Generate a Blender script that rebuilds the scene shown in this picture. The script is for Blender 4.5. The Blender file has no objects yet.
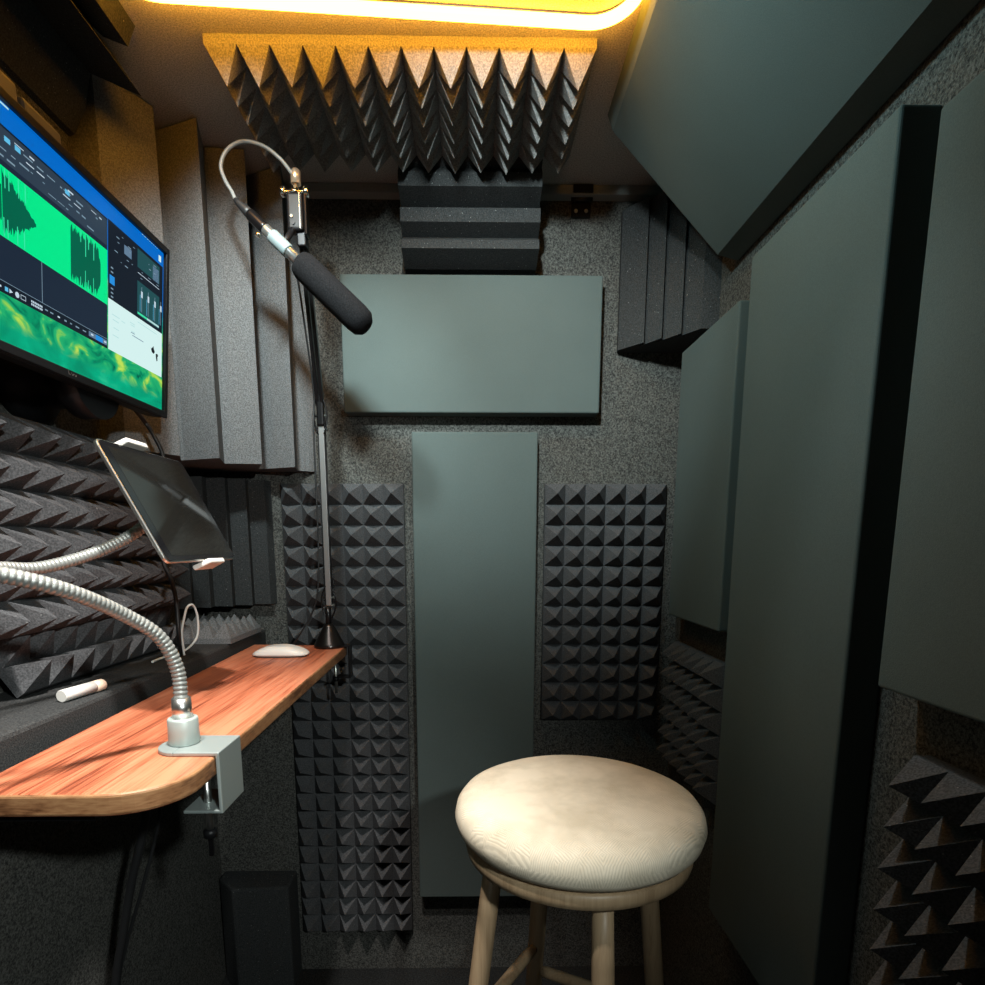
import bpy, math, random
from mathutils import Vector, Matrix
random.seed(7)
H = 1.2                                   # eye height: the builders below measure heights from the eye
SC = bpy.context.scene
COL = SC.collection

# ------------------------------------------------------------------ mesh builder
class MB:
    def __init__(s): s.v = []; s.f = []; s.m = []; s.sm = []
    def V(s, p): s.v.append(Vector(p)); return len(s.v) - 1
    def F(s, idx, m=0, sm=False): s.f.append(tuple(idx)); s.m.append(m); s.sm.append(sm)
    def quad(s, a, b, c, d, m=0): s.F([s.V(a), s.V(b), s.V(c), s.V(d)], m)
    def prism(s, poly, vec, m=0, mcap=None, mside=None):
        vec = Vector(vec); n = len(poly)
        a = [s.V(p) for p in poly]; b = [s.V(Vector(p) + vec) for p in poly]
        s.F(a[::-1], m if mcap is None else mcap); s.F(b, m if mcap is None else mcap)
        for i in range(n):
            j = (i + 1) % n; s.F([a[i], a[j], b[j], b[i]], m if mside is None else mside)
        return s
    def box(s, x0, x1, y0, y1, z0, z1, m=0):
        return s.prism([(x0, y0, z0), (x1, y0, z0), (x1, y1, z0), (x0, y1, z0)], (0, 0, z1 - z0), m)
    def obox(s, c, U, W, N, su, sw, sn, m=0):
        c = Vector(c); U = Vector(U).normalized() * su / 2; W = Vector(W).normalized() * sw / 2; N = Vector(N).normalized() * sn
        return s.prism([c - U - W - N / 2, c + U - W - N / 2, c + U + W - N / 2, c - U + W - N / 2], N, m)
    def tube(s, pts, r, seg=12, m=0, cap=True):
        pts = [Vector(p) for p in pts]; n = len(pts)
        R = r if callable(r) else (lambda i: r)
        t0 = (pts[1] - pts[0]).normalized()
        up = Vector((0, 0, 1)) if abs(t0.z) < .9 else Vector((1, 0, 0))
        nrm = t0.cross(up).normalized(); rings = []
        for i in range(n):
            t = (pts[min(i + 1, n - 1)] - pts[max(i - 1, 0)]).normalized()
            nrm = (nrm - t * nrm.dot(t)).normalized(); bn = t.cross(nrm)
            rings.append([s.V(pts[i] + (nrm * math.cos(a) + bn * math.sin(a)) * R(i)) for a in [2 * math.pi * k / seg for k in range(seg)]])
        for i in range(n - 1):
            for k in range(seg):
                l = (k + 1) % seg; s.F([rings[i][k], rings[i][l], rings[i + 1][l], rings[i + 1][k]], m, True)
        if cap: s.F(rings[0][::-1], m); s.F(rings[-1], m)
        return s
    def lathe(s, base, axis, prof, seg=32, m=0, sx=1.0):
        """prof: (radius, height along the axis)"""
        base = Vector(base); ax = Vector(axis).normalized()
        up = Vector((1, 0, 0)) if abs(ax.x) < .9 else Vector((0, 1, 0))
        n = (up - ax * up.dot(ax)).normalized(); b = ax.cross(n); rings = []
        for r, h in prof:
            rings.append([s.V(base + ax * h + (n * math.cos(a) * sx + b * math.sin(a)) * max(r, 1e-5)) for a in [2 * math.pi * k / seg for k in range(seg)]])
        for i in range(len(rings) - 1):
            for k in range(seg):
                l = (k + 1) % seg; s.F([rings[i][k], rings[i][l], rings[i + 1][l], rings[i + 1][k]], m, True)
        s.F(rings[0][::-1], m); s.F(rings[-1], m)
        return s
    def pyramids(s, O, U, W, nu, nw, slab, h, cu=.0508, cw=.0508, m=0):
        """foam tile: slab of the given thickness with nu x nw pyramids; O is a back corner, U x W points to the room"""
        O = Vector(O); U = Vector(U).normalized(); W = Vector(W).normalized(); N = U.cross(W)
        g = [[s.V(O + U * cu * i + W * cw * j + N * slab) for i in range(nu + 1)] for j in range(nw + 1)]
        for j in range(nw):
            for i in range(nu):
                jit = Vector((random.uniform(-1, 1), random.uniform(-1, 1), random.uniform(-1, 1))) * .0012
                a = s.V(O + U * cu * (i + .5) + W * cw * (j + .5) + N * (slab + h) + jit)
                c = [g[j][i], g[j][i + 1], g[j + 1][i + 1], g[j + 1][i]]
                for k in range(4): s.F([c[k], c[(k + 1) % 4], a], m)
        bk = [s.V(O), s.V(O + U * cu * nu), s.V(O + U * cu * nu + W * cw * nw), s.V(O + W * cw * nw)]
        s.F(bk[::-1], m)
        s.F([bk[0], bk[1]] + [g[0][i] for i in range(nu, -1, -1)], m)
        s.F([bk[1], bk[2]] + [g[j][nu] for j in range(nw, -1, -1)], m)
        s.F([bk[2], bk[3]] + [g[nw][i] for i in range(nu + 1)], m)
        s.F([bk[3], bk[0]] + [g[j][0] for j in range(nw + 1)], m)
        return s
    def build(s, name, mats, parent=None, bevel=0, seg=2, fix=True):
        if not isinstance(mats, (list, tuple)): mats = [mats]
        vs = [Vector((p.x, p.y, p.z + H)) for p in s.v]
        if parent is None:
            lo = Vector([min(p[i] for p in vs) for i in range(3)]); hi = Vector([max(p[i] for p in vs) for i in range(3)])
            loc = Vector(((lo.x + hi.x) / 2, (lo.y + hi.y) / 2, lo.z))
        else:
            loc = Vector(); q = parent; base = Vector()
            while q: base += q.location; q = q.parent
        off = loc if parent is None else base
        me = bpy.data.meshes.new(name)
        me.from_pydata([p - off for p in vs], [], s.f)
        for mt in mats: me.materials.append(mt)
        for p, mi, sm in zip(me.polygons, s.m, s.sm): p.material_index = mi; p.use_smooth = sm
        if fix:
            import bmesh
            bm = bmesh.new(); bm.from_mesh(me); bmesh.ops.recalc_face_normals(bm, faces=bm.faces); bm.to_mesh(me); bm.free()
        o = bpy.data.objects.new(name, me); COL.objects.link(o)
        if parent: o.parent = parent
        else: o.location = loc
        if bevel:
            b = o.modifiers.new('bevel', 'BEVEL'); b.width = bevel; b.segments = seg; b.limit_method = 'ANGLE'; b.angle_limit = math.radians(40)
        return o

def tag(o, label, cat, group=None, kind=None):
    o['label'] = label; o['category'] = cat
    if group: o['group'] = group
    if kind: o['kind'] = kind
    return o
def struct(o): o['kind'] = 'structure'; return o
def thing(name, label, cat, loc, group=None):
    o = bpy.data.objects.new(name, None); o.empty_display_size = .05; COL.objects.link(o)
    o.location = (loc[0], loc[1], loc[2] + H); return tag(o, label, cat, group)
def spline(P, n=10):
    P = [Vector(p) for p in P]; out = []
    for i in range(len(P) - 1):
        a = P[i - 1] if i else P[0] * 2 - P[1]; b = P[i]; c = P[i + 1]; d = P[i + 2] if i + 2 < len(P) else P[-1] * 2 - P[-2]
        for k in range(n):
            t = k / n
            out.append(.5 * ((2 * b) + (c - a) * t + (2 * a - 5 * b + 4 * c - d) * t * t + (3 * b - a - 3 * c + d) * t ** 3))
    out.append(P[-1]); return out
def resample(P, step):
    out = [P[0]]; acc = 0
    for i in range(1, len(P)):
        a = P[i - 1]; b = P[i]; L = (b - a).length
        while L > 1e-9 and acc + L >= step:
            a = a + (b - a) * ((step - acc) / L); out.append(a.copy()); L = (b - a).length; acc = 0
        acc += L
    return out

# ------------------------------------------------------------------ materials
def mat(name, col=(.5, .5, .5), rough=.5, metal=0, spec=.5, emit=None, es=1):
    m = bpy.data.materials.new(name); m.use_nodes = True
    b = m.node_tree.nodes['Principled BSDF']
    b.inputs['Base Color'].default_value = (*col, 1); b.inputs['Roughness'].default_value = rough
    b.inputs['Metallic'].default_value = metal; b.inputs['Specular IOR Level'].default_value = spec
    if emit: b.inputs['Emission Color'].default_value = (*emit, 1); b.inputs['Emission Strength'].default_value = es
    return m
def N(m, t, **k):
    n = m.node_tree.nodes.new(t)
    for a, v in k.items():
        if a in n.inputs: n.inputs[a].default_value = v
        else: setattr(n, a, v)
    return n
def L(m, a, b): m.node_tree.links.new(a, b)
def ramp(m, fac, stops):
    r = N(m, 'ShaderNodeValToRGB'); e = r.color_ramp.elements
    while len(e) < len(stops): e.new(.5)
    for x, (p, c) in zip(e, stops): x.position = p; x.color = (*c, 1)
    L(m, fac, r.inputs[0]); return r.outputs[0]
def coords(m, scale=(1, 1, 1), rot=(0, 0, 0)):
    t = N(m, 'ShaderNodeTexCoord'); p = N(m, 'ShaderNodeMapping')
    p.inputs['Scale'].default_value = scale; p.inputs['Rotation'].default_value = rot
    L(m, t.outputs['Object'], p.inputs['Vector']); return p.outputs[0]
def bsdf(m): return m.node_tree.nodes['Principled BSDF']
def bump(m, fac, st=.3, dist=.002):
    b = N(m, 'ShaderNodeBump'); b.inputs['Strength'].default_value = st; b.inputs['Distance'].default_value = dist
    L(m, fac, b.inputs['Height']); L(m, b.outputs[0], bsdf(m).inputs['Normal'])

def felt(name, lo, hi, sc=260, st=.5):
    m = mat(name, rough=1, spec=.08); c = coords(m)
    n = N(m, 'ShaderNodeTexNoise', Scale=sc, Detail=3.0, Roughness=.7); L(m, c, n.inputs['Vector'])
    L(m, ramp(m, n.outputs['Fac'], [(.36, lo), (.66, hi)]), bsdf(m).inputs['Base Color'])
    bump(m, n.outputs['Fac'], st, .004); return m
def foam(name, col, fleck=.2):
    m = mat(name, rough=1, spec=.05); c = coords(m)
    n = N(m, 'ShaderNodeTexNoise', Scale=420., Detail=2.0); L(m, c, n.inputs['Vector'])
    a = tuple(x * .72 for x in col); b = tuple(x * 1.3 for x in col)
    base = ramp(m, n.outputs['Fac'], [(.38, a), (.64, b)])
    v = N(m, 'ShaderNodeTexNoise', Scale=330., Detail=0.0); L(m, c, v.inputs['Vector'])
    sp = ramp(m, v.outputs['Fac'], [(.815, (0, 0, 0)), (.84, (1, 1, 1))])
    mx = N(m, 'ShaderNodeMix', data_type='RGBA'); L(m, sp, mx.inputs[0]); L(m, base, mx.inputs[6]); mx.inputs[7].default_value = (fleck, fleck, fleck, 1)
    L(m, mx.outputs[2], bsdf(m).inputs['Base Color']); bump(m, n.outputs['Fac'], .35, .002); return m
def cloth(name, col, sc=900):
    m = mat(name, col, rough=.95, spec=.12); c = coords(m)
    n = N(m, 'ShaderNodeTexNoise', Scale=float(sc), Detail=2.0); L(m, c, n.inputs['Vector'])
    k = N(m, 'ShaderNodeTexNoise', Scale=9., Detail=4.0); L(m, c, k.inputs['Vector'])
    ad = N(m, 'ShaderNodeMath', operation='MULTIPLY_ADD'); L(m, k.outputs['Fac'], ad.inputs[0]); ad.inputs[1].default_value = .3; L(m, n.outputs['Fac'], ad.inputs[2])
    L(m, ramp(m, ad.outputs[0], [(.45, tuple(x * .88 for x in col)), (.85, tuple(x * 1.10 for x in col))]), bsdf(m).inputs['Base Color'])
    bump(m, n.outputs['Fac'], .25, .0015); return m

M = {}
M['wall'] = felt('wall_felt', (.022, .022, .021), (.135, .133, .122), 300)
M['ceil'] = felt('ceiling_felt', (.24, .23, .22), (.50, .48, .455), 380)
M['floor'] = felt('floor_carpet', (.010, .011, .011), (.035, .036, .036), 220)
M['ledge'] = felt('ledge_felt', (.022, .023, .024), (.06, .061, .06), 420, .3)
M['trim'] = cloth('trim_cloth', (.24, .245, .235))
M['panel'] = cloth('slate_fabric', (.084, .106, .103))
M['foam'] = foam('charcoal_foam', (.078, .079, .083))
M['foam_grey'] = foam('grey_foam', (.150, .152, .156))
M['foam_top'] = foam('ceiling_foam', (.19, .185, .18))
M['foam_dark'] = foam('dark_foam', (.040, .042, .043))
M['black'] = mat('black_plastic', (.006, .006, .007), .45, 0, .25)
M['black_metal'] = mat('black_metal', (.012, .011, .012), .3, .6)
M['bronze'] = mat('dark_bronze', (.05, .042, .04), .28, .9)
M['steel'] = mat('brushed_steel', (.62, .62, .60), .32, 1)
M['chrome'] = mat('chrome', (.85, .8, .72), .15, 1)
M['silver'] = mat('silver_paint', (.33, .38, .37), .42, .5)
M['alu'] = mat('arm_aluminium', (.24, .235, .235), .45, .6)
M['white'] = mat('white_plastic', (.72, .70, .66), .4)
M['cord'] = mat('grey_cord', (.20, .21, .21), .4)
M['rubber'] = mat('black_rubber', (.012, .012, .013), .5)
M['wcord'] = mat('white_cord', (.65, .65, .62), .5)
M['greyplastic'] = mat('grey_plastic', (.085, .080, .076), .6)
M['glass'] = mat('dark_glass', (.006, .006, .007), .09, 0, .6)
M['windfoam'] = foam('windscreen_foam', (.011, .011, .012), .03)

def wood(name, light, mid, dark, along='Y', rings=False, sc=1.0):
    m = mat(name, rough=.42, spec=.35)
    st = {'Y': (1, .05, 1), 'Z': (1, 1, .06)}[along]
    if rings: st = (.3, .3, 1)
    c = coords(m, st)
    big = N(m, 'ShaderNodeTexNoise', Scale=20. * sc, Detail=2.0, Distortion=.6); L(m, c, big.inputs['Vector'])
    med = N(m, 'ShaderNodeTexNoise', Scale=85. * sc, Detail=4.0, Roughness=.65, Distortion=.4); L(m, c, med.inputs['Vector'])
    c2 = coords(m, tuple(x * .5 if x < 1 else x for x in st)); fin = N(m, 'ShaderNodeTexNoise', Scale=420. * sc, Detail=1.0); L(m, c2, fin.inputs['Vector'])
    a = N(m, 'ShaderNodeMath', operation='MULTIPLY_ADD'); L(m, big.outputs['Fac'], a.inputs[0]); a.inputs[1].default_value = .55
    f = N(m, 'ShaderNodeMath', operation='MULTIPLY'); L(m, med.outputs['Fac'], f.inputs[0]); f.inputs[1].default_value = .60; L(m, f.outputs[0], a.inputs[2])
    h = N(m, 'ShaderNodeMath', operation='MULTIPLY_ADD'); L(m, fin.outputs['Fac'], h.inputs[0]); h.inputs[1].default_value = .38; L(m, a.outputs[0], h.inputs[2])
    L(m, ramp(m, h.outputs[0], [(.60, dark), (.74, mid), (.90, light)]), bsdf(m).inputs['Base Color'])
    bump(m, h.outputs[0], .10, .001); return m
M['oak'] = wood('red_oak', (.52, .195, .105), (.41, .118, .056), (.16, .038, .017))
M['oak_edge'] = wood('oak_edge', (.34, .175, .08), (.24, .11, .048), (.11, .045, .019), rings=True)
M['beech'] = wood('stool_wood', (.36, .255, .155), (.31, .215, .128), (.245, .165, .095), along='Z')

def cushion_mat():
    m = mat('cream_herringbone', rough=.95, spec=.1)
    t = N(m, 'ShaderNodeTexCoord')
    ck = N(m, 'ShaderNodeTexChecker', Scale=34.); L(m, t.outputs['Object'], ck.inputs['Vector'])
    ws = []
    for a in (45, -45):
        p = N(m, 'ShaderNodeMapping'); p.inputs['Rotation'].default_value = (0, 0, math.radians(a)); L(m, t.outputs['Object'], p.inputs[0])
        w = N(m, 'ShaderNodeTexWave', Scale=115., Distortion=1.2); L(m, p.outputs[0], w.inputs['Vector']); ws.append(w)
    mx = N(m, 'ShaderNodeMix', data_type='FLOAT'); L(m, ck.outputs['Fac'], mx.inputs[0]); L(m, ws[0].outputs['Fac'], mx.inputs[2]); L(m, ws[1].outputs['Fac'], mx.inputs[3])
    n = N(m, 'ShaderNodeTexNoise', Scale=14., Detail=5.0, Roughness=.6); L(m, t.outputs['Object'], n.inputs['Vector'])
    base = ramp(m, n.outputs['Fac'], [(.36, (.54, .47, .355)), (.62, (.70, .62, .49))])
    mm = N(m, 'ShaderNodeMix', data_type='RGBA', blend_type='MULTIPLY'); L(m, base, mm.inputs[6])
    L(m, ramp(m, mx.outputs[0], [(.15, (.78, .78, .78)), (.55, (1, 1, 1))]), mm.inputs[7]); mm.inputs[0].default_value = .75
    L(m, mm.outputs[2], bsdf(m).inputs['Base Color']); 
    tp = N(m, 'ShaderNodeTexNoise', Scale=9., Detail=3.0); L(m, t.outputs['Object'], tp.inputs['Vector'])
    bump(m, mx.outputs[0], .22, .001); return m
M['cushion'] = cushion_mat()

def emis(name, col, st=1.0):
    m = mat(name, (0, 0, 0), .3); b = bsdf(m); b.inputs['Emission Color'].default_value = (*col, 1); b.inputs['Emission Strength'].default_value = st
    b.inputs['Specular IOR Level'].default_value = .1
    return m

# ------------------------------------------------------------------ room shell (metres, heights from the eye)
XL, XR, YB, ZC, ZF, YN = -.70, .531, 1.54, .815, -1.2, -.75
struct(MB().box(XL - .05, XR + .05, YN, YB + .05, ZF - .05, ZF).build('floor', M['floor']))
struct(MB().box(XL - .05, XR + .05, YN, YB + .05, ZC, ZC + .05).build('ceiling', M['ceil']))
struct(MB().box(XL - .05, XR + .05, YB, YB + .05, ZF, ZC).build('wall_back', M['wall']))
struct(MB().box(XL - .05, XL, YN, YB, ZF, ZC).build('wall_left', M['wall']))
struct(MB().box(XR, XR + .05, YN, YB, ZF, ZC).build('wall_right', M['wall']))
struct(MB().box(XL + .20, XR, YB - .03, YB, ZC - .02, ZC).build('trim_1', M['trim'], bevel=.002))

# ------------------------------------------------------------------ flat fabric panels
def panel(poly, vec, label, name='acoustic_panel'):
    return tag(MB().prism(poly, vec).build(name, M['panel'], bevel=.004, seg=3), label, 'acoustic panel', 'slate fabric acoustic panels')
T = .305
panel([(-.306, 1.493, .312), (.304, 1.493, .312), (.304, 1.493, .617), (-.306, 1.493, .617)], (0, .047, 0),
      'wide slate fabric panel hung landscape on the back wall behind the microphone')
panel([(-.147, 1.494, -.951), (.158, 1.494, -.951), (.158, 1.494, .269), (-.147, 1.494, .269)], (0, .046, 0),
      'tall narrow slate fabric panel in the middle of the back wall, behind the stool')
panel([(.481, 1.149, -.169), (.481, 1.449, -.169), (.481, 1.449, .436), (.481, 1.149, .436)], (.05, 0, 0),
      'short slate fabric panel on the right wall nearest the back corner, above small pyramid foam')
panel([(.481, .748, -.735), (.481, 1.110, -.735), (.481, 1.110, .489), (.481, .748, .489)], (.05, 0, 0),
      'tallest slate fabric panel on the right wall, reaching below the stool seat')
panel([(.481, .38, -.167), (.481, .685, -.167), (.481, .685, .443), (.481, .38, .443)], (.05, 0, 0),
      'slate fabric panel cut off by the right picture edge, above the coarse pyramid foam')
panel([(.27, .06, .783), (.486, .06, .567), (.529, .06, .556), (.529, .06, .812), (.258, .06, .812)], (0, 1.222, 0),
      'long slate fabric panel set diagonally between ceiling and right wall, one edge lit orange')

# ------------------------------------------------------------------ pyramid foam
def pyr(mb, label, m='foam', name='pyramid_foam_tile', cat='acoustic foam'):
    return tag(mb.build(name, M[m]), label, cat, 'pyramid foam tiles')
X, Y, Z = Vector((1, 0, 0)), Vector((0, 1, 0)), Vector((0, 0, 1))
pyr(MB().pyramids((-.477, YB, -1.069), X, Z, 6, 24, .014, .042), 'tall narrow strip of pyramid foam on the back wall, left of the central fabric panel')
pyr(MB().pyramids((.181, YB, -.459), X, Z, 6, 12, .014, .042), 'pyramid foam rectangle on the back wall, right of the central fabric panel')
pyr(MB().pyramids((XR, 1.495, -.548), -Y, Z, 6, 6, .014, .044), 'pyramid foam tile low on the right wall, between back corner and tallest panel')
pyr(MB().pyramids((XR, .652, -.85), -Y, Z, 6, 12, .02, .046), 'coarse pyramid foam at the lower right corner of the picture, below a fabric panel')
pyr(MB().pyramids((XL, .6704, -.127), Y, Z, 12, 6, .06, .05), 'wide pyramid foam on the left wall behind the tablet, below the monitor', 'foam')
W2 = Vector((-.055, 0, .085)).normalized()
pyr(MB().pyramids((-.642, .823, -.213), Y, W2, 9, 2, .012, .045, .0508, .044), 'narrow pyramid foam strip leaning against the left wall on the felt ledge')
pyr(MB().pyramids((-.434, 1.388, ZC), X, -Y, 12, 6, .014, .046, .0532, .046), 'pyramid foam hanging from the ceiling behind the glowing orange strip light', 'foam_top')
pyr(MB().pyramids((-.685, 1.30, -.215), X, Y, 4, 5, .012, .035, .038, .038), 'small piece of peaked foam lying at the far end of the felt ledge', 'foam_grey')

# ------------------------------------------------------------------ wedge foam
def wedge(poly, vec, label, m='foam', name='wedge_foam_tile'):
    return tag(MB().prism(poly, vec).build(name, M[m]), label, 'acoustic foam', 'ridged wedge foam tiles')
def zz(pts, z): return [(x, y, z) for x, y in pts]
wedge(zz([(-.70, 1.18), (-.655, 1.18), (-.598, 1.272), (-.628, 1.337), (-.620, 1.336), (-.530, 1.300), (-.555, 1.386), (-.541, 1.388), (-.474, 1.394), (-.514, 1.484), (-.505, 1.484), (-.415, 1.445),
          (-.428, 1.512), (-.388, 1.54), (-.70, 1.54)], .18), (0, 0, .632),
      'tall grey wedge foam with vertical ridges filling the back left corner beside the monitor', 'foam_grey')
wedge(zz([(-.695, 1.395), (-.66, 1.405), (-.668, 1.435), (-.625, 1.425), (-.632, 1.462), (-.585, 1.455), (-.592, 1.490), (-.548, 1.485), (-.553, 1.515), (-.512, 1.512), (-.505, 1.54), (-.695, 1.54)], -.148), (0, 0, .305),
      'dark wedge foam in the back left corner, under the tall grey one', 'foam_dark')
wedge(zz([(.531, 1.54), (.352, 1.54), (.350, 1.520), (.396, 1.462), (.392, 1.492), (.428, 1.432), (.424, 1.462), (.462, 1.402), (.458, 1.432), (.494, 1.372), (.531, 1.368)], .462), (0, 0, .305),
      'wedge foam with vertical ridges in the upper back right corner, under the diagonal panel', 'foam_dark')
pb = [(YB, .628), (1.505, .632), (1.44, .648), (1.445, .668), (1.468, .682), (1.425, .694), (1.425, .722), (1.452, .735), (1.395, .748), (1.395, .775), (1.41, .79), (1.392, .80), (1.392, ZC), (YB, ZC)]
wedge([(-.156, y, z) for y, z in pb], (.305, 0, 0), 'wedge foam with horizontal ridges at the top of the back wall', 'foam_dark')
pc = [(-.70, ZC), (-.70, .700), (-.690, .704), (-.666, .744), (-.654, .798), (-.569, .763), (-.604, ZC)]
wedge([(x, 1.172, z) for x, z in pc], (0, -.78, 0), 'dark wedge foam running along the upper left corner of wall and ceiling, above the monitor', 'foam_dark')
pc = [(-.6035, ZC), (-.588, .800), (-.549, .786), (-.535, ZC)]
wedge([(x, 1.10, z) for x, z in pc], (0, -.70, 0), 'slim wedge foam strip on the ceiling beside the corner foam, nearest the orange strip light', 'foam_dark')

# ------------------------------------------------------------------ block on the floor under the desk
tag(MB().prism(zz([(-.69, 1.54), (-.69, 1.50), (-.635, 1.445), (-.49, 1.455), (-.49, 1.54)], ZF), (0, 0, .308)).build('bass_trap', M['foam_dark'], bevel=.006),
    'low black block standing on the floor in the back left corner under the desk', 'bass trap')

# ------------------------------------------------------------------ LED strip
led = thing('led_strip_light', 'glowing orange rounded strip light along the ceiling in front of the hanging foam', 'light', (-.12, .62, ZC - .03))
def rrect(cx, cy, w, d, r, ang, n=10):
    P = []
    for qx, qy, a0 in ((1, 1, 0), (-1, 1, 90), (-1, -1, 180), (1, -1, 270)):
        for k in range(n + 1):
            a = math.radians(a0 + 90 * k / n); P.append((qx * (w / 2 - r) + r * math.cos(a), qy * (d / 2 - r) + r * math.sin(a)))
    c, s = math.cos(ang), math.sin(ang)
    return [Vector((cx + x * c - y * s, cy + x * s + y * c, 0)) for x, y in P]
def led_path(cx, cy, w, d, r, ang):
    P = [(-w / 2, -d), (-w / 2, -d / 2)]
    for qx, a0 in ((-1, 180), (1, 90)):
        for k in range(11):
            a = math.radians(a0 - 90 * k / 10); P.append((qx * (w / 2 - r) + r * math.cos(a), -r + r * math.sin(a)))
    P += [(w / 2, -d / 2), (w / 2, -d)]
    c, s = math.cos(ang), math.sin(ang)
    return [Vector((cx + x * c - y * s, cy + x * s + y * c, 0)) for x, y in P]
RR = led_path(-.140, 1.048, .77, .20, .065, math.radians(3.4))
def led_mat():
    m = emis('led_glow', (1, .41, .027), 36.0); return m
MB().tube([p + Vector((0, 0, ZC - .0125)) for p in RR], .0085, 10).build('glowing_tube', led_mat(), led)
MB().tube([p + Vector((0, 0, ZC - .003)) for p in RR], .0029, 8).build('mounting_channel', M['greyplastic'], led)

# ------------------------------------------------------------------ desk, ledge
ZD, TD = -.24, .0235
desk = thing('desk', 'reddish oak plank desk with a rounded near corner, fixed along the left wall', 'desk', (-.40, 1.0, ZD - TD))
pl = [(-.536, 1.445), (-.506, .553)]
cx, cy, r = -.297 - .070, .553 + .070, .070
pl += [(cx + r * math.sin(a), cy - r * math.cos(a)) for a in [math.radians(90 * k / 10) for k in range(11)]]
pl += [(-.305, 1.425)]
b = MB(); b.prism(zz(pl, ZD - TD), (0, 0, TD), mcap=0, mside=1); b.build('tabletop', [M['oak'], M['oak_edge']], desk, bevel=.0035, seg=3)
MB().box(-.52, -.385, .575, .60, ZD - TD - .014, ZD - TD).build('support_rail', M['black'], desk)
tag(MB().box(XL, -.538, .25, 1.54, -.262, -.215).build('felt_ledge', M['ledge'], bevel=.006), 'dark felt covered ledge between the oak plank and the left wall', 'ledge')
# filler strip of the ledge that meets the plank along its slanted long side is part of the ledge mesh above

# ------------------------------------------------------------------ monitor
PT = Vector((-.529, 1.14, .507)); DN = Vector((-.027, 0, -.274)).normalized(); SD = Vector((0, -1, 0)); NR = SD.cross(DN)
if NR.x < 0: NR = -NR
def tvp(s, t, n=0.0): return PT + SD * s + DN * t + NR * n
tv = thing('monitor', 'black framed monitor on the left wall showing green waveform and swirling green desktop', 'monitor', (-.6, .9, .2))
WTV, HTV = .484, .2815
def slabtv(mb, s0, s1, t0, t1, n0, n1, m=0): return mb.prism([tvp(s0, t0, n0), tvp(s1, t0, n0), tvp(s1, t1, n0), tvp(s0, t1, n0)], NR * (n1 - n0), m)
slabtv(MB(), 0, WTV, 0, HTV, -.035, -.004).build('housing', M['black'], tv, bevel=.004)
sc0, sc1, st0, st1 = .0095, .4745, .0105, .2705
bz = MB()
o4 = [(0, 0), (WTV, 0), (WTV, HTV), (0, HTV)]; i4 = [(sc0, st0), (sc1, st0), (sc1, st1), (sc0, st1)]
A = [bz.V(tvp(s, t, .003)) for s, t in o4]; B = [bz.V(tvp(s, t, .003)) for s, t in i4]
A2 = [bz.V(tvp(s, t, -.004)) for s, t in o4]; B2 = [bz.V(tvp(s, t, -.004)) for s, t in i4]
for i in range(4):
    j = (i + 1) % 4
    bz.F([A[i], A[j], B[j], B[i]]); bz.F([A2[i], A2[j], A[j], A[i]]); bz.F([B[i], B[j], B2[j], B2[i]]); bz.F([A2[i], A2[j], B2[j], B2[i]])
bz.build('bezel', M['black'], tv, bevel=.001)

ES = 1.0
def wallpaper():
    m = emis('desktop_picture', (0, 0, 0), ES); b = bsdf(m)
    t = N(m, 'ShaderNodeTexCoord'); mp = N(m, 'ShaderNodeMapping'); mp.inputs['Scale'].default_value = (1, .75, 1.25); L(m, t.outputs['Object'], mp.inputs[0])
    n = N(m, 'ShaderNodeTexNoise', Scale=30., Detail=6.0, Distortion=1.1); L(m, mp.outputs[0], n.inputs['Vector'])
    aur = ramp(m, n.outputs['Fac'], [(.30, (.0, .10, .06)), (.40, (.0, .30, .13)), (.52, (.02, .46, .16)), (.60, (.24, .60, .09)), (.68, (.52, .74, .10))])
    n2 = N(m, 'ShaderNodeTexNoise', Scale=18., Detail=3.0, Distortion=1.0); L(m, mp.outputs[0], n2.inputs['Vector'])
    sea = ramp(m, n2.outputs['Fac'], [(.35, (.0, .27, .14)), (.6, (.0, .42, .22)), (.72, (.02, .52, .27))])
    sp = N(m, 'ShaderNodeSeparateXYZ'); L(m, t.outputs['Object'], sp.inputs[0])
    # blend of the picture's own bands by height on the screen
    k = N(m, 'ShaderNodeMapRange'); L(m, sp.outputs['Z'], k.inputs[0]); k.inputs[1].default_value = .507 - .252 - .2; k.inputs[2].default_value = .507 - .236 - .2
    mx = N(m, 'ShaderNodeMix', data_type='RGBA'); L(m, k.outputs[0], mx.inputs[0]); L(m, sea, mx.inputs[6]); L(m, aur, mx.inputs[7])
    k2 = N(m, 'ShaderNodeMapRange'); L(m, sp.outputs['Z'], k2.inputs[0]); k2.inputs[1].default_value = .507 - .14 - .2; k2.inputs[2].default_value = .507 - .10 - .2
    my = N(m, 'ShaderNodeMix', data_type='RGBA'); L(m, k2.outputs[0], my.inputs[0]); L(m, mx.outputs[2], my.inputs[6]); my.inputs[7].default_value = (.0, .14, .56, 1)
    L(m, my.outputs[2], b.inputs['Emission Color']); return m
E = {'wp': wallpaper()}
for nm, c in dict(navy=(.012, .022, .042), bar=(.028, .048, .075), panel=(.007, .012, .022), green=(.0, .80, .26), dkg=(.0, .12, .065), line=(.20, .30, .38), text=(.55, .68, .78),
                  cyan=(.12, .50, .78), white=(.66, .88, .86), blue=(.02, .27, .72), slate=(.12, .20, .30), teal=(.015, .075, .085), black=(.002, .004, .008), pale=(.45, .72, .72), ltgreen=(.05, .75, .38), sky=(0., .16, .60)).items():
    E[nm] = emis('screen_' + nm, c, ES)
EK = list(E); EM = [E[k] for k in EK]
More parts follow.
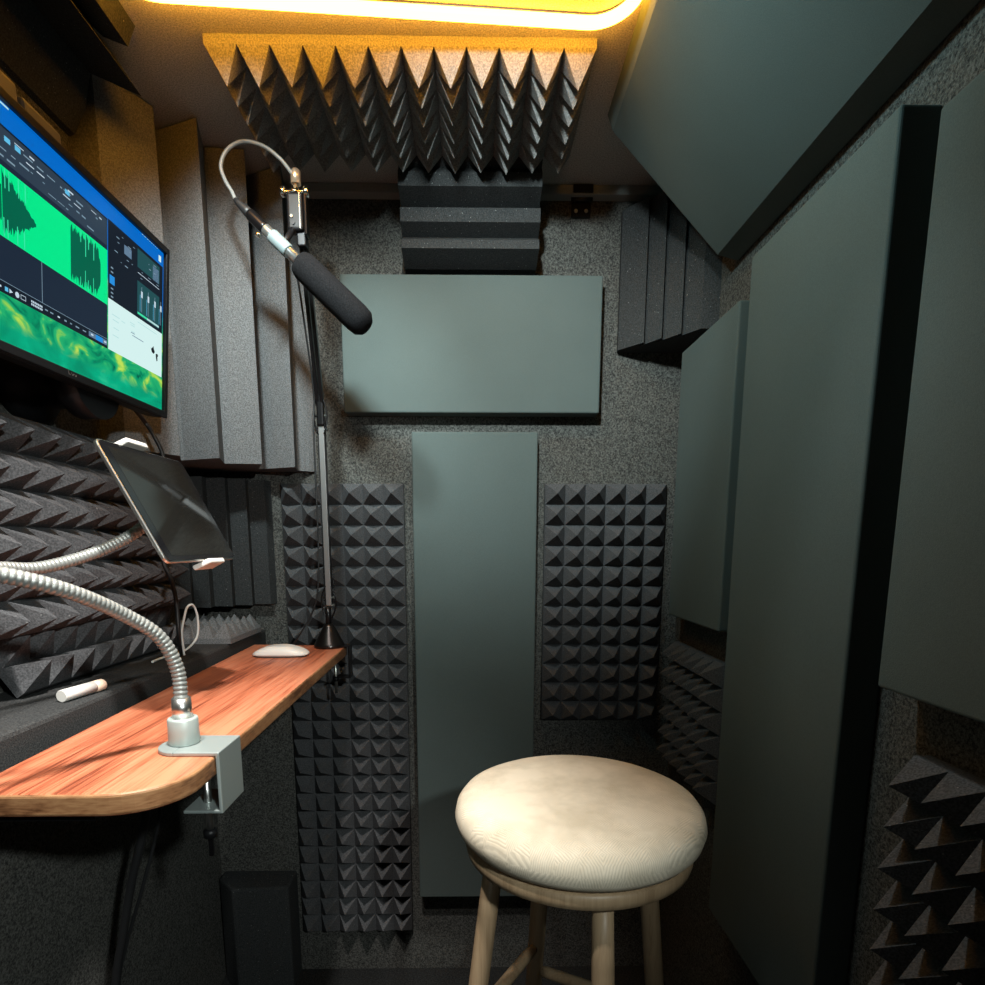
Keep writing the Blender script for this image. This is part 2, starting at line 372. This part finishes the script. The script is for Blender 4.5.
class Scr(MB):
    def r(s, c, s0, s1, t0, t1, n): s.quad(tvp(s0, t0, n), tvp(s1, t0, n), tvp(s1, t1, n), tvp(s0, t1, n), EK.index(c))
    def poly(s, c, pts, n): s.F([s.V(tvp(a, b, n)) for a, b in pts], EK.index(c))
s_ = Scr(); s_.r('wp', sc0, sc1, st0, st1, -.003); scr = s_.build('screen', EM, tv, fix=False)
# recorder window
w = Scr(); n1, n2, n3, n4 = -.0026, -.0023, -.0020, -.0017
w.r('navy', .1712, sc1, .0352, .2115, n1)
w.r('bar', .1712, sc1, .0352, .072, n2)
w.r('black', .1712, sc1, .0352, .0372, n3)
w.r('panel', .1712, sc1, .2020, .2150, n2)
w.r('line', .1712, sc1, .2015, .2021, n3)
w.r('green', .1712, sc1, .0780, .1532, n2)
rnd = random.Random(3)
for row, lo, hi, col in ((.0425, .185, .46, 'text'), (.0465, .178, .46, 'line'), (.0525, .20, .46, 'text'), (.0590, .21, .45, 'line'), (.0665, .19, .45, 'line')):
    x = lo
    while x < hi:
        l = rnd.uniform(.003, .016); hgt = rnd.uniform(.0008, .0020)
        if rnd.random() < .62: w.r(col, x, x + l, row, row + hgt, n3)
        x += l + rnd.uniform(.002, .010)
for a in (.358, .342, .255): w.r('cyan', a, a + .009, .0445, .0500, n4)
def wave(s0, s1, env, seed):
    rr = random.Random(seed); k = int((s1 - s0) / .0011)
    top = []; bot = []
    for i in range(k + 1):
        s = s0 + (s1 - s0) * i / k; e = env(i / k)
        top.append((s, .1157 - .0366 * e * rr.uniform(.72, 1))); bot.append((s, .1157 + .0366 * e * rr.uniform(.68, 1)))
    for i in range(k): w.poly('dkg', [top[i], top[i + 1], bot[i + 1], bot[i]], n3)
wave(.188, .2535, lambda u: min(1, .35 + u * 6) if u < .92 else 1, 5)
for a, b_ in ((.2035, .045), (.2150, .03), (.2215, .05), (.2320, .026)):
    w.r('ltgreen', a, a + .0016, .0792, .0792 + b_ * .6, n4); w.r('ltgreen', a + .001, a + .0022, .1525 - b_ * .5, .1525, n4)
wave(.318, .372, lambda u: min(1, .05 + u * 1.0 + .25 * math.sin(u * 21) ** 2 * u), 8)
wave(.373, .47, lambda u: .55 + .42 * abs(math.sin(u * 13)), 9)
for a in (.335, .346, .361, .367): w.r('ltgreen', a, a + .0014, .0790, .100, n4); w.r('ltgreen', a + .003, a + .0044, .132, .1525, n4)
w.r('line', .3088, .3097, .1535, .2015, n3)
w.r('text', .3770, .3815, .2078, .2100, n3); w.r('cyan', .3665, .3715, .2068, .2115, n3)
w.poly('text', [(.3645, .2066), (.3645, .2116), (.3590, .2091)], n3)
w.poly('text', [(.3522 + .0033 * math.cos(q), .2089 + .0033 * math.sin(q)) for q in [k * math.pi / 8 for k in range(16)]], n3)
for a, b_, c, d in ((.338, .3465, .2060, .2066), (.338, .3465, .2106, .2112), (.338, .3386, .2060, .2112), (.3459, .3465, .2060, .2112)): w.r('text', a, b_, c, d, n3)
for rr_ in (.2058, .2092):
    x = .3095
    while x < .3285: w.r('text', x, x + .0021, rr_, rr_ + .0024, n3); x += .0029
x = .222
while x < .303:
    l = rnd.uniform(.003, .008); w.r('line' if rnd.random() < .7 else 'text', x, x + l, .2072, .2086 + rnd.uniform(0, .001), n3); x += l + rnd.uniform(.004, .009)
w.r('slate', .1730, .2160, .2040, .2110, n3); w.r('blue', .1837, .2004, .2040, .2110, n4); w.r('text', .206, .2115, .2062, .2085, n4); w.r('text', .175, .1805, .2062, .2085, n4)
w.build('window_waveform', EM, scr, fix=False)
# mixer dock
d = Scr(); d.r('panel', .0125, .1690, .0335, .1418, n1)
d.r('teal', .0235, .0912, .0385, .0660, n2); d.r('teal', .0235, .0912, .0860, .1375, n2); d.r('slate', .026, .045, .045, .066, n2); d.r('slate', .108, .128, .050, .063, n2)
d.r('ltgreen', .0620, .0905, .1330, .1360, n3); d.r('pale', .0245, .0620, .1330, .1360, n3)
d.r('text', .0245, .0905, .0735, .0744, n3)
for f in (.0788, .0589, .0382, .0190):
    d.r('line', f - .0006, f + .0006, .092, .130, n3); d.r('text', f - .0024, f + .0024, .0985, .1080, n4)
    d.r('cyan', f + .004, f + .005, .105, .130, n3)
for row in (.0425, .0480, .0545, .0690, .0790, .1385):
    x = .026 if row < .1 else .10
    while x < .160:
        l = rnd.uniform(.002, .009)
        if rnd.random() < .5: d.r('line', x, x + l, row, row + rnd.uniform(.0008, .0016), n3)
        x += l + rnd.uniform(.003, .012)
d.r('blue', .1535, .1662, .1080, .1200, n3)
for tt in (.0960, .1020, .1250, .1310, .1365): d.r('line', .157, .163, tt, tt + .0020, n3)
d.build('window_mixer', EM, scr, fix=False)
# white document window with a small dark two-blot emblem
q = Scr(); q.r('white', .0125, .1688, .1418, .2143, n1)
for a, b_, t in ((.140, .160, .1610), (.125, .135, .1625), (.098, .112, .1560), (.098, .110, .1590), (.098, .108, .1680), (.098, .109, .1700), (.072, .105, .1735), (.142, .158, .1680), (.142, .156, .1790), (.142, .158, .1900), (.03, .09, .1480)):
    q.r('pale' if t < .17 or a > .13 else 'slate', a, b_, t, t + .0011, n2)
q.poly('black', [(.0500, .1745), (.0475, .1768), (.0420, .1722), (.0405, .1700), (.0395, .1745), (.0360, .1790), (.0395, .1830), (.0455, .1820)], n2)
q.poly('black', [(.0330, .1810), (.0280, .1795), (.0250, .1820), (.0275, .1850), (.0270, .1905), (.0300, .1925), (.0322, .1870)], n2)
q.build('window_document', EM, scr, fix=False)
ic = Scr(); ic.r('white', .0185, .0262, .0195, .0290, n1); ic.build('desktop_icon', EM, scr, fix=False); ic = Scr()
ic.r('pale', .358, .372, .0118, .0138, n1); ic.build('desktop_icon', EM, scr, fix=False); ic = Scr()
x = .03
while x < .075: l = rnd.uniform(.0015, .005); ic.r('pale', x, x + l, .0112, .0122, n1); x += l + .004
ic.build('desktop_label', EM, scr, fix=False)
lg = MB()
for a, b_, c, d_ in ((.2685, .2675, .2722, .2768), (.2675, .2640, .2760, .2768), (.2625, .2600, .2735, .2768), (.2600, .2572, .2768, .2735), (.2565, .2530, .2745, .2768), (.2530, .2512, .2768, .2740)):
    lg.obox((tvp(a, c, .0031) + tvp(b_, d_, .0031)) / 2, tvp(a, c) - tvp(b_, d_), NR.cross(tvp(a, c) - tvp(b_, d_)), NR, (tvp(a, c) - tvp(b_, d_)).length, .0009, .0004)
lg.build('bezel_logo', M['greyplastic'], tv)
MB().lathe((-.70, .985, .255), (1, 0, 0), [(.066, 0), (.066, .02), (.045, .03), (.045, .075), (.060, .085), (.060, .118)], 32).build('wall_mount', M['black'], tv)
# bar on top of the monitor
gb = thing('monitor_light_bar', 'grey two-section bar lying along the top edge of the monitor', 'light bar', (-.55, .75, .51))
MB().box(-.566, -.537, .815, .885, .511, .532).build('bar_segment', M['greyplastic'], gb, bevel=.006, seg=3)
MB().box(-.566, -.537, .60, .809, .511, .538).build('bar_segment', M['greyplastic'], gb, bevel=.006, seg=3)
MB().box(-.560, -.543, .806, .818, .513, .524).build('bar_joint', M['black'], gb)
# black power cable of the monitor, dropping behind the tablet
tag(MB().tube(spline([(-.606, 1.10, .255), (-.603, 1.15, .226), (-.589, 1.155, .200), (-.577, 1.16, .160), (-.575, 1.16, .08), (-.574, 1.15, .02), (-.573, 1.12, -.027), (-.562, 1.12, -.061), (-.556, 1.12, -.096), (-.555, 1.12, -.125), (-.556, 1.12, -.17), (-.575, 1.16, -.2105)]), .0038, 10).build('power_cable', M['rubber']),
    'black cable dropping from the monitor behind the tablet to the felt ledge', 'cable')

# ------------------------------------------------------------------ tablet and its gooseneck holder
tab = thing('tablet', 'dark tablet with a pale edge held sideways on the gooseneck, screen tilted up', 'tablet', (-.44, .9, -.03))
CT = Vector((-.440, .902, .055)); TU = Vector((.004, 1, 0)).normalized(); TW = Vector((-.077, 0, .153)).normalized(); TN = TU.cross(TW)
if TN.x < 0: TN = -TN
TL_, TH_ = .224, .176
def rplate(mb, c, w, h, r, n0, n1, m=0):
    P = [Vector((x, y, 0)) for x, y, _ in [(p.x, p.y, 0) for p in rrect(0, 0, w, h, r, 0, 5)]]
    return mb.prism([c + TU * p.x + TW * p.y + TN * n0 for p in P], TN * (n1 - n0), m)
rplate(MB(), CT, TL_, TH_, .010, -.0035, .0025).build('metal_body', M['steel'], tab, bevel=.0015)
rplate(MB(), CT, TL_ - .004, TH_ - .004, .009, .0026, .0034).build('black_glass', M['glass'], tab)
rplate(MB(), CT, TL_ - .036, TH_ - .018, .002, .00345, .0036).build('display', mat('display_off', (.010, .010, .009), .05, 0, .6), tab)
gh = thing('gooseneck_holder', 'silver ribbed gooseneck tablet holder clamped to the near edge of the oak desk', 'tablet holder', (-.33, .69, ZD))
CZ = ZD + .0035
# C clamp
yA, yB = .657, .722
cp = MB()
prof = [(-.345, ZD + .0005), (-.2962, ZD + .0005), (-.2962, -.3055), (-.338, -.3055), (-.338, -.3095), (-.2920, -.3095), (-.2920, ZD + .0050), (-.345, ZD + .0050)]
cp.prism([(x, yA, z) for x, z in prof], (0, yB - yA, 0))
cp.build('c_clamp', M['silver'], gh, bevel=.0012)
tp = MB(); arc = [(-.345 + .0285 * -math.sin(a), (yA + yB) / 2 + .0325 * math.cos(a), ZD + .0005) for a in [math.pi * k / 14 for k in range(15)]]
tp.prism(arc, (0, 0, .0045)); tp.build('clamp_tongue', M['silver'], gh, bevel=.001)
MB().lathe((-.320, .682, -.345), Z, [(.0045, 0), (.0045, .0815)], 16).build('clamp_screw', M['steel'], gh)
MB().lathe((-.320, .682, -.268), Z, [(.011, 0), (.012, .0045)], 20).build('clamp_pad', M['steel'], gh)
MB().lathe((-.320, .682, -.350), Z, [(.008, 0), (.008, .008), (.005, .010)], 16).build('clamp_knob', M['black'], gh)
MB().box(-.3225, -.3175, .680, .684, -.375, -.345).build('clamp_lever', M['black_metal'], gh)
NB = Vector((-.347, .692, ZD + .005))
MB().lathe(NB, Z, [(.0165, 0), (.0175, .002), (.0170, .030), (.0160, .032)], 28).build('neck_collar', mat('painted_collar', (.36, .41, .39), .42, .3), gh)
MB().lathe(NB + Vector((0, 0, .032)), Z, [(.0118, 0), (.0105, .024)], 24).build('neck_sleeve', M['steel'], gh)
P = spline([NB + Vector((0, 0, .05)), (-.350, .695, -.145), (-.362, .684, -.105), (-.383, .656, -.076), (-.402, .612, -.050), (-.424, .575, -.033), (-.455, .548, -.022), (-.500, .548, -.016),
            (-.540, .590, -.018), (-.557, .650, -.024), (-.555, .715, -.027), (-.541, .76, -.028), (-.515, .82, -.012), (-.488, .865, .012), (-.462, .895, .040)], 24)
P = resample(P, .0011)
MB().tube(P, lambda i: .0078 + (.0003 if (i % 5) in (0, 1, 2) else -.0005), 12).build('ribbed_neck', mat('brushed_neck', (.27, .28, .265), .42, .45), gh)
hc = CT + TN * -.010
MB().obox(hc, TW, TU, TN, .165, .022, .010).build('holder_back', M['white'], gh, bevel=.002)
for sgn, lab in ((1, 'holder_jaw'), (-1, 'holder_jaw')):
    j = MB(); c0 = CT + TW * (sgn * (TH_ / 2 + .0042)) + TU * (-.022 if sgn > 0 else .018)
    j.prism([c0 - TU * .030 - TN * .016 - TW * .0035, c0 + TU * .030 - TN * .016 - TW * .0035, c0 + TU * .026 + TN * .011 - TW * .0035, c0 - TU * .026 + TN * .011 - TW * .0035], TW * .0075)
    j.build(lab, M['white'], gh, bevel=.002)
tag(MB().tube(spline([(-.556, 1.135, -.2095), (-.557, 1.135, -.165), (-.552, 1.14, -.135), (-.550, 1.15, -.118), (-.548, 1.17, -.117), (-.548, 1.185, -.145), (-.556, 1.19, -.185), (-.575, 1.17, -.2085), (-.590, 1.12, -.2115), (-.588, 1.08, -.2115)]), .0022, 8).build('charging_cable', M['wcord']),
    'thin white charging cable looping up from the felt ledge behind the gooseneck', 'cable')

# ------------------------------------------------------------------ small things on desk and ledge
st = thing('white_stick', 'short white stick lying on the felt ledge beside the gooseneck', 'stick', (-.561, .84, -.215))
a0, a1 = Vector((-.568, .806, -.2060)), Vector((-.555, .878, -.2060))
MB().lathe(a0, a1 - a0, [(.0080, 0), (.0086, .001), (.0086, .055)], 24).build('barrel', M['white'], st)
MB().lathe(a0 + (a1 - a0).normalized() * .055, a1 - a0, [(.0086, 0), (.0086, .0165), (.0075, .0185)], 24).build('tip', mat('peach_tip', (.72, .55, .42), .4), st)
ms = thing('computer_mouse', 'flat white computer mouse on the far end of the oak desk', 'computer mouse', (-.42, 1.29, ZD))
def mouse(mb, z0, hgt, k):
    c = Vector((-.421, 1.292, ZD)); rings = []
    for lv in range(6):
        u = lv / 5; f = (1 - u ** 2.6) ** .5 if lv < 5 else 0
        ring = []
        for a in range(28):
            th = 2 * math.pi * a / 28; e = .62
            x = .060 * k * math.copysign(abs(math.cos(th)) ** e, math.cos(th)) * (.55 + .45 * f if lv else 1); y = .030 * k * math.copysign(abs(math.sin(th)) ** e, math.sin(th)) * (.55 + .45 * f if lv else 1)
            ring.append(mb.V(c + Vector((x, y, z0 + hgt * u * (1 - .55 * (x / .06) ** 2)))))
        rings.append(ring)
    for i in range(5):
        for a in range(28): b2 = (a + 1) % 28; mb.F([rings[i][a], rings[i][b2], rings[i + 1][b2], rings[i + 1][a]], 0, True)
    mb.F(rings[0][::-1]); mb.F(rings[-1], 0, True); return mb
mouse(MB(), .0035, .020, 1).build('top_shell', M['white'], ms)
mouse(MB(), .0, .004, .94).build('base', M['greyplastic'], ms)

# ------------------------------------------------------------------ microphone boom arm
arm = thing('boom_stand', 'jointed black and grey boom arm standing on the far end of the desk', 'microphone stand', (-.342, 1.405, ZD))
AB = Vector((-.342, 1.405, ZD))
MB().lathe(AB, Z, [(.036, 0), (.036, .006), (.034, .010), (.013, .050), (.010, .056)], 36).build('base', M['bronze'], arm)
SH = AB + Vector((.003, 0, .100)); EL = Vector((-.339, 1.400, .285)); TP = Vector((-.331, 1.285, .590))
sx = Vector((1, 0, 0))
MB().lathe(AB + Vector((0, 0, .05)), Z, [(.007, 0), (.007, .045)], 16).build('pivot_post', M['black_metal'], arm)
def strut(name, a, b, w, t, m):
    ax = (b - a); n = sx.cross(ax).normalized()
    return MB().obox((a + b) / 2, sx, n, ax, w, t, ax.length).build(name, m, arm, bevel=.0012)
strut('lower_arm_bar', SH, EL, .0125, .010, M['alu'])
for k in (-1, 1): strut('lower_arm_rail', SH + sx * .0078 * k, EL + sx * .0078 * k, .0022, .010, M['black_metal'])
for k in (-1, 1): strut('upper_arm_bar', EL + sx * .0048 * k + Vector((0, 0, .02)), TP + sx * .0048 * k, .0075, .013, M['black_metal'])
def coil(a, b, name):
    ax = b - a; Ln = ax.length; u = ax.normalized(); p1 = u.cross(sx).normalized(); p2 = u.cross(p1); n = 12
    pts = [a + u * Ln * i / (n * 10) + (p1 * math.cos(2 * math.pi * i / 10) + p2 * math.sin(2 * math.pi * i / 10)) * .0035 for i in range(n * 10 + 1)]
    MB().tube(pts, .0010, 5).build(name, M['black_metal'], arm)
def bow(a, b, out, name):
    mid = (a + b) / 2 + out
    MB().tube(spline([a, a * .72 + b * .28 + out * .8, mid, a * .28 + b * .72 + out * .8, b], 6), .0020, 8).build(name, M['black_metal'], arm)
for k in (-1, 1):
    bow(SH + Vector((.006 * k, -.004, -.030)), SH + Vector((.006 * k, -.004, .045)), sx * .011 * k, 'joint_plate')
    bow(EL + Vector((.007 * k, -.006, -.040)), EL + Vector((.004 * k, -.006, .045)), sx * .009 * k, 'joint_plate')
    coil(SH + Vector((.010 * k, .008, .0)), SH + Vector((.0095 * k, .008, .09)), 'spring')
for c, nm in ((SH, 'shoulder_pin'), (EL, 'elbow_pin'), (EL + Vector((0, 0, -.03)), 'elbow_pin'), (SH + Vector((0, 0, .018)), 'shoulder_pin')):
    MB().lathe(c - sx * .014, sx, [(.0035, 0), (.0035, .028)], 14).build(nm, M['steel'], arm)
MB().obox(EL + Vector((0, -.002, .012)), sx, Y, Z, .016, .016, .07).build('elbow_joint', M['black_metal'], arm, bevel=.004)
# desk clamp
dc = MB(); prof = [(-.330, ZD - .001 - TD - .045), (-.296, ZD - TD - .046), (-.296, ZD + .001), (-.320, ZD + .001), (-.320, ZD + .005), (-.2915, ZD + .005), (-.2915, ZD - TD - .050), (-.330, ZD - TD - .050)]
dc.prism([(x, 1.388, z) for x, z in prof], (0, .030, 0)); dc.build('desk_clamp', M['black_metal'], arm, bevel=.001)
MB().lathe((-.329, 1.400, ZD - TD - .088), Z, [(.0038, 0), (.0038, .087)], 12).build('clamp_screw', M['steel'], arm)
MB().lathe((-.329, 1.400, ZD - TD - .058), Z, [(.0085, 0), (.0085, .010)], 14).build('clamp_nut', M['black_metal'], arm)
# head of the arm with its thumb screws
MH = Vector((-.340, 1.275, .632))
MB().obox(MH, sx, Y, Z, .031, .026, .068).build('head_block', M['black'], arm, bevel=.006, seg=3)
MB().obox(MH + Vector((.0195, 0, -.004)), sx, Y, Z, .006, .024, .075).build('head_cheek', M['black_metal'], arm, bevel=.003)
MB().obox(MH + Vector((.010, -.0135, .0)), sx, Y, Z, .0016, .0012, .062).build('chrome_edge', M['chrome'], arm)
MB().lathe(MH + Vector((-.006, -.0125, -.010)), (0, -1, 0), [(.0035, 0), (.003, .003)], 12).build('rivet', M['chrome'], arm)
MB().lathe(MH + Vector((-.003, -.0125, -.022)), (0, -1, 0), [(.0035, 0), (.003, .003)], 12).build('rivet', M['black_metal'], arm)
MB().lathe(MH + Vector((-.020, -.004, .0365)), sx, [(.0050, 0), (.0050, .040)], 14).build('cross_bolt', M['chrome'], arm)
for k in (-1, 1):
    MB().lathe(MH + Vector((.0165 * k, -.004, .037)), sx * k, [(.005, 0), (.0095, .002), (.0095, .009), (.007, .011)], 12).build('thumb_knob', M['chrome'], arm)
MB().lathe(MH + Vector((0, 0, .033)), Z, [(.013, 0), (.013, .006), (.007, .007), (.007, .02)], 18).build('swivel_collar', M['chrome'], arm)
MB().lathe(MH + Vector((.002, 0, .052)), Z, [(.0095, 0), (.0095, .022), (.006, .026)], 18).build('top_stub', mat('warm_brass', (.75, .60, .45), .3, .8), arm)
MB().obox((MH + TP) / 2 + Vector((.004, 0, -.012)), sx, Y, Z, .018, .018, .05).build('head_pivot', M['black_metal'], arm, bevel=.003)

# ------------------------------------------------------------------ shotgun microphone
mic = thing('shotgun_microphone', 'slim shotgun microphone with black foam windscreen pointing down from the boom arm', 'microphone', (-.31, 1.22, .5))
MA = Vector((-.437, 1.235, .631)); MT = Vector((-.199, 1.20, .404)); md = (MT - MA).normalized(); ML = (MT - MA).length
def mp(u): return MA + md * u
f0 = (Vector((-.333, 1.22, .539)) - MA).dot(md) + .022
MB().lathe(mp(f0 - .004), md, [(.012, 0), (.0225, .004), (.0255, .014), (.0262, .05), (.0268, ML - f0 - .022), (.0250, ML - f0 - .006), (.018, ML - f0 + .003), (.008, ML - f0 + .006)], 36).build('foam_windscreen', M['windfoam'], mic)
MB().lathe(mp(.070), md, [(.0100, 0), (.0104, .002), (.0104, f0 - .070)], 24).build('mic_tube', mat('mic_silver', (.50, .53, .53), .3, .9), mic)
MB().lathe(mp(.088), md, [(.0122, 0), (.0128, .003), (.0128, .040), (.0120, .043)], 24).build('clip_sleeve', mat('clip_grey', (.24, .30, .31), .4, .2), mic)
MB().lathe(mp(.030), md, [(.0098, 0), (.0105, .004), (.0105, .036), (.0100, .042)], 24).build('xlr_plug', M['black_metal'], mic)
MB().lathe(mp(-.008), md, [(.0042, 0), (.0060, .010), (.0088, .030), (.0095, .040)], 20).build('strain_relief', M['rubber'], mic)
MB().lathe(mp(.066) + Vector((-.008, -.004, -.012)), Vector((-.5, 0, -.8)), [(.005, 0), (.0055, .004), (.0045, .007)], 14).build('clip_screw', M['chrome'], mic)
# swivel bracket between clip and arm head, part of the microphone's clip
MB().tube([mp(.108) + Vector((.004, .010, .004)), MH + Vector((-.006, -.006, -.03))], .006, 10).build('clip_bracket', M['black'], mic)
tag(MB().tube(spline([mp(-.006), (-.451, 1.245, .655), (-.464, 1.25, .677), (-.470, 1.25, .702), (-.456, 1.25, .728), (-.427, 1.252, .743), (-.391, 1.256, .738), (-.362, 1.262, .720), (-.345, 1.270, .702), (-.339, 1.274, .706 - .008)], 8), .0036, 10).build('microphone_cable', M['cord']),
    'grey cable looping from the microphone tail up to the top of the boom arm', 'cable')
tag(MB().tube(spline([(-.352, 1.289, .57), (-.350, 1.33, .47), (-.349, 1.385, .33), (-.3535, 1.388, .253), (-.354, 1.388, .011), (-.360, 1.388, -.103), (-.376, 1.392, -.155), (-.407, 1.392, -.207), (-.430, 1.400, -.2365)], 8), .0021, 8).build('arm_cable', M['rubber']),
    'thin black cable running down the boom arm to the far end of the desk', 'cable')

# ------------------------------------------------------------------ cables under the desk
tag(MB().tube(spline([(-.548, .90, -.264), (-.520, .895, -.36), (-.524, .90, -.43), (-.555, .90, -.537), (-.580, .90, -.640), (-.600, .90, -.727), (-.632, .90, -.95), (-.645, .905, -1.19)]), .0065, 10).build('hanging_cable', M['rubber']),
    'thick black cable hanging under the near end of the desk to the floor', 'cable')
tag(MB().tube(spline([(-.541, .93, -.264), (-.512, .93, -.36), (-.520, .93, -.45), (-.552, .925, -.560), (-.585, .92, -.660), (-.612, .92, -.76), (-.650, .92, -1.0), (-.66, .93, -1.195)]), .003, 8).build('hanging_cable', M['rubber']),
    'thin black cable hanging under the desk beside the thicker one', 'cable')

# ------------------------------------------------------------------ stool
SCX, SCY = .160, .860
stl = thing('stool', 'round wooden stool with a cream upholstered cushion seat', 'stool', (SCX, SCY, ZF))
cs = MB(); R_ = .19
prof = [(.02, -.434), (.158, -.437), (.174, -.432), (.184, -.420), (.188, -.405), (.185, -.391), (.177, -.380), (.160, -.372), (.12, -.368), (.07, -.367), (.02, -.367)]
cs.lathe((SCX, SCY, 0), Z, prof, 64); cs.build('cushion', M['cushion'], stl)
MB().lathe((SCX, SCY, 0), Z, [(.164, -.463), (.170, -.460), (.172, -.452), (.172, -.441), (.166, -.4375)], 64).build('seat_ring', M['beech'], stl)
LG = []
for th in (20, 105, 188, 276):
    c, s = math.cos(math.radians(th)), math.sin(math.radians(th))
    a = Vector((SCX + .128 * c, SCY + .128 * s, -.462)); b_ = Vector((SCX + .215 * c, SCY + .215 * s, ZF)); LG.append((a, b_))
    ax = (b_ - a); MB().lathe(a, ax, [(.0145, 0), (.0155, .10), (.0155, .45), (.0125, ax.length)], 20).build('leg', M['beech'], stl)
def on(l, z): a, b_ = l; return a + (b_ - a) * ((z - a.z) / (b_.z - a.z))
for i in range(4):
    z = (-.800, -.745, -.80, -.80)[i]
    p, q_ = on(LG[i], z), on(LG[(i + 1) % 4], z)
    MB().lathe(p, q_ - p, [(.008, 0), (.0105, .03), (.0105, (q_ - p).length - .03), (.008, (q_ - p).length)], 14).build('stretcher', M['beech'], stl)

# ------------------------------------------------------------------ hinge plate under the ceiling
hg = thing('hinge', 'small dark metal hinge with two screws at the top of the back wall', 'hinge', (.255, 1.53, .76))
MB().box(.232, .278, 1.532, 1.54, .758, .789).build('leaf', M['black_metal'], hg, bevel=.001)
MB().box(.232, .278, 1.505, 1.51, .797, .813).build('leaf', M['black_metal'], hg, bevel=.001)
MB().lathe((.230, 1.5265, .7925), sx, [(.0045, 0), (.0045, .05)], 14).build('pin', M['bronze'], hg)
for x in (.243, .267): MB().lathe((x, 1.532, .771), (0, -1, 0), [(.0045, 0), (.003, .0025)], 14).build('screw', M['steel'], hg)

# ------------------------------------------------------------------ light, world, camera
def area(name, loc, rot, sx_, sy_, power, col):
    l = bpy.data.lights.new(name, 'AREA'); l.shape = 'RECTANGLE'; l.size = sx_; l.size_y = sy_; l.energy = power; l.color = col
    o = bpy.data.objects.new(name, l); COL.objects.link(o); o.location = (loc[0], loc[1], loc[2] + H); o.rotation_euler = rot; return o
def spot(name, loc, aim, power, size, blend, col, soft):
    l = bpy.data.lights.new(name, 'SPOT'); l.energy = power; l.color = col; l.spot_size = math.radians(size); l.spot_blend = blend; l.shadow_soft_size = soft
    o = bpy.data.objects.new(name, l); COL.objects.link(o); o.location = (loc[0], loc[1], loc[2] + H); o.rotation_euler = Vector(aim).to_track_quat('-Z', 'Y').to_euler()
COOL, NEUT = (.84, 1, 1.0), (.90, 1, .97)
spot('fill_corner', (-.34, .80, .790), (-.07, .62, -.43), 44, 66, 1, COOL, .03)  # added out-of-view spot, brightens the tall corner foam; no fixture here
spot('fill_side', (-.10, .80, .795), (.75, .24, -.45), 17, 88, 1, (.60, 1, 1.05), .03)  # added cyan fill, stands in for the monitor's spill on the right wall
spot('fill_near_right', (.42, -.40, .38), (-.62, 1.0, -.48), 56, 64, 1, NEUT, .03)  # added fill behind the eye, brightens cushion front, clamp and desk edge
spot('fill_wall', (-.06, .45, .780), (.15, 1.0, -.37), 92, 58, 1, COOL, .04)  # added wash for the upper back wall, no real fitting
spot('fill_front', (-.35, .30, .795), (0, .25, -1.1), 60, 60, 1, (1, .98, .93), .03)  # invented spot above the near desk end, only there to lighten it
spot('fill_desk', (-.20, .58, .795), (-.175, .14, -1), 94, 71, 1, (1, .97, .92), .03)  # added downward fill for desk and seat, its source is made up
spot('fill_stool_legs', (-.20, -.50, -.10), (.35, 1.3, -.42), 3, 32, 1, NEUT, .12)  # added weak fill aimed at the stool legs, not a real lamp
spot('fill_right_foam', (.06, .78, .795), (.50, -.17, -1.10), 12, 42, 1, NEUT, .03)  # added narrow spot, lifts the coarse foam at the lower right
wd = bpy.data.worlds.new('room_light'); SC.world = wd; wd.use_nodes = True
wd.node_tree.nodes['Background'].inputs[0].default_value = (.9, 1, 1, 1); wd.node_tree.nodes['Background'].inputs[1].default_value = .012

cd = bpy.data.cameras.new('camera'); cam = bpy.data.objects.new('camera', cd); COL.objects.link(cam)
cam.location = (0, 0, H); cam.rotation_euler = (math.radians(90 - 9.26), 0, math.radians(-.83))
cd.sensor_width = 36; cd.sensor_fit = 'HORIZONTAL'; cd.lens = 595 / 985 * 36; cd.shift_x = 11 / 985; cd.shift_y = 149.5 / 985; cd.clip_start = .01
SC.camera = cam
SC.view_settings.view_transform = 'Standard'; SC.view_settings.look = 'None'; SC.view_settings.gamma = 1; SC.view_settings.exposure = 0; SC.view_settings.use_curve_mapping = False
try:
    SC.cycles.use_denoising = True; SC.cycles.max_bounces = 6
except Exception: pass
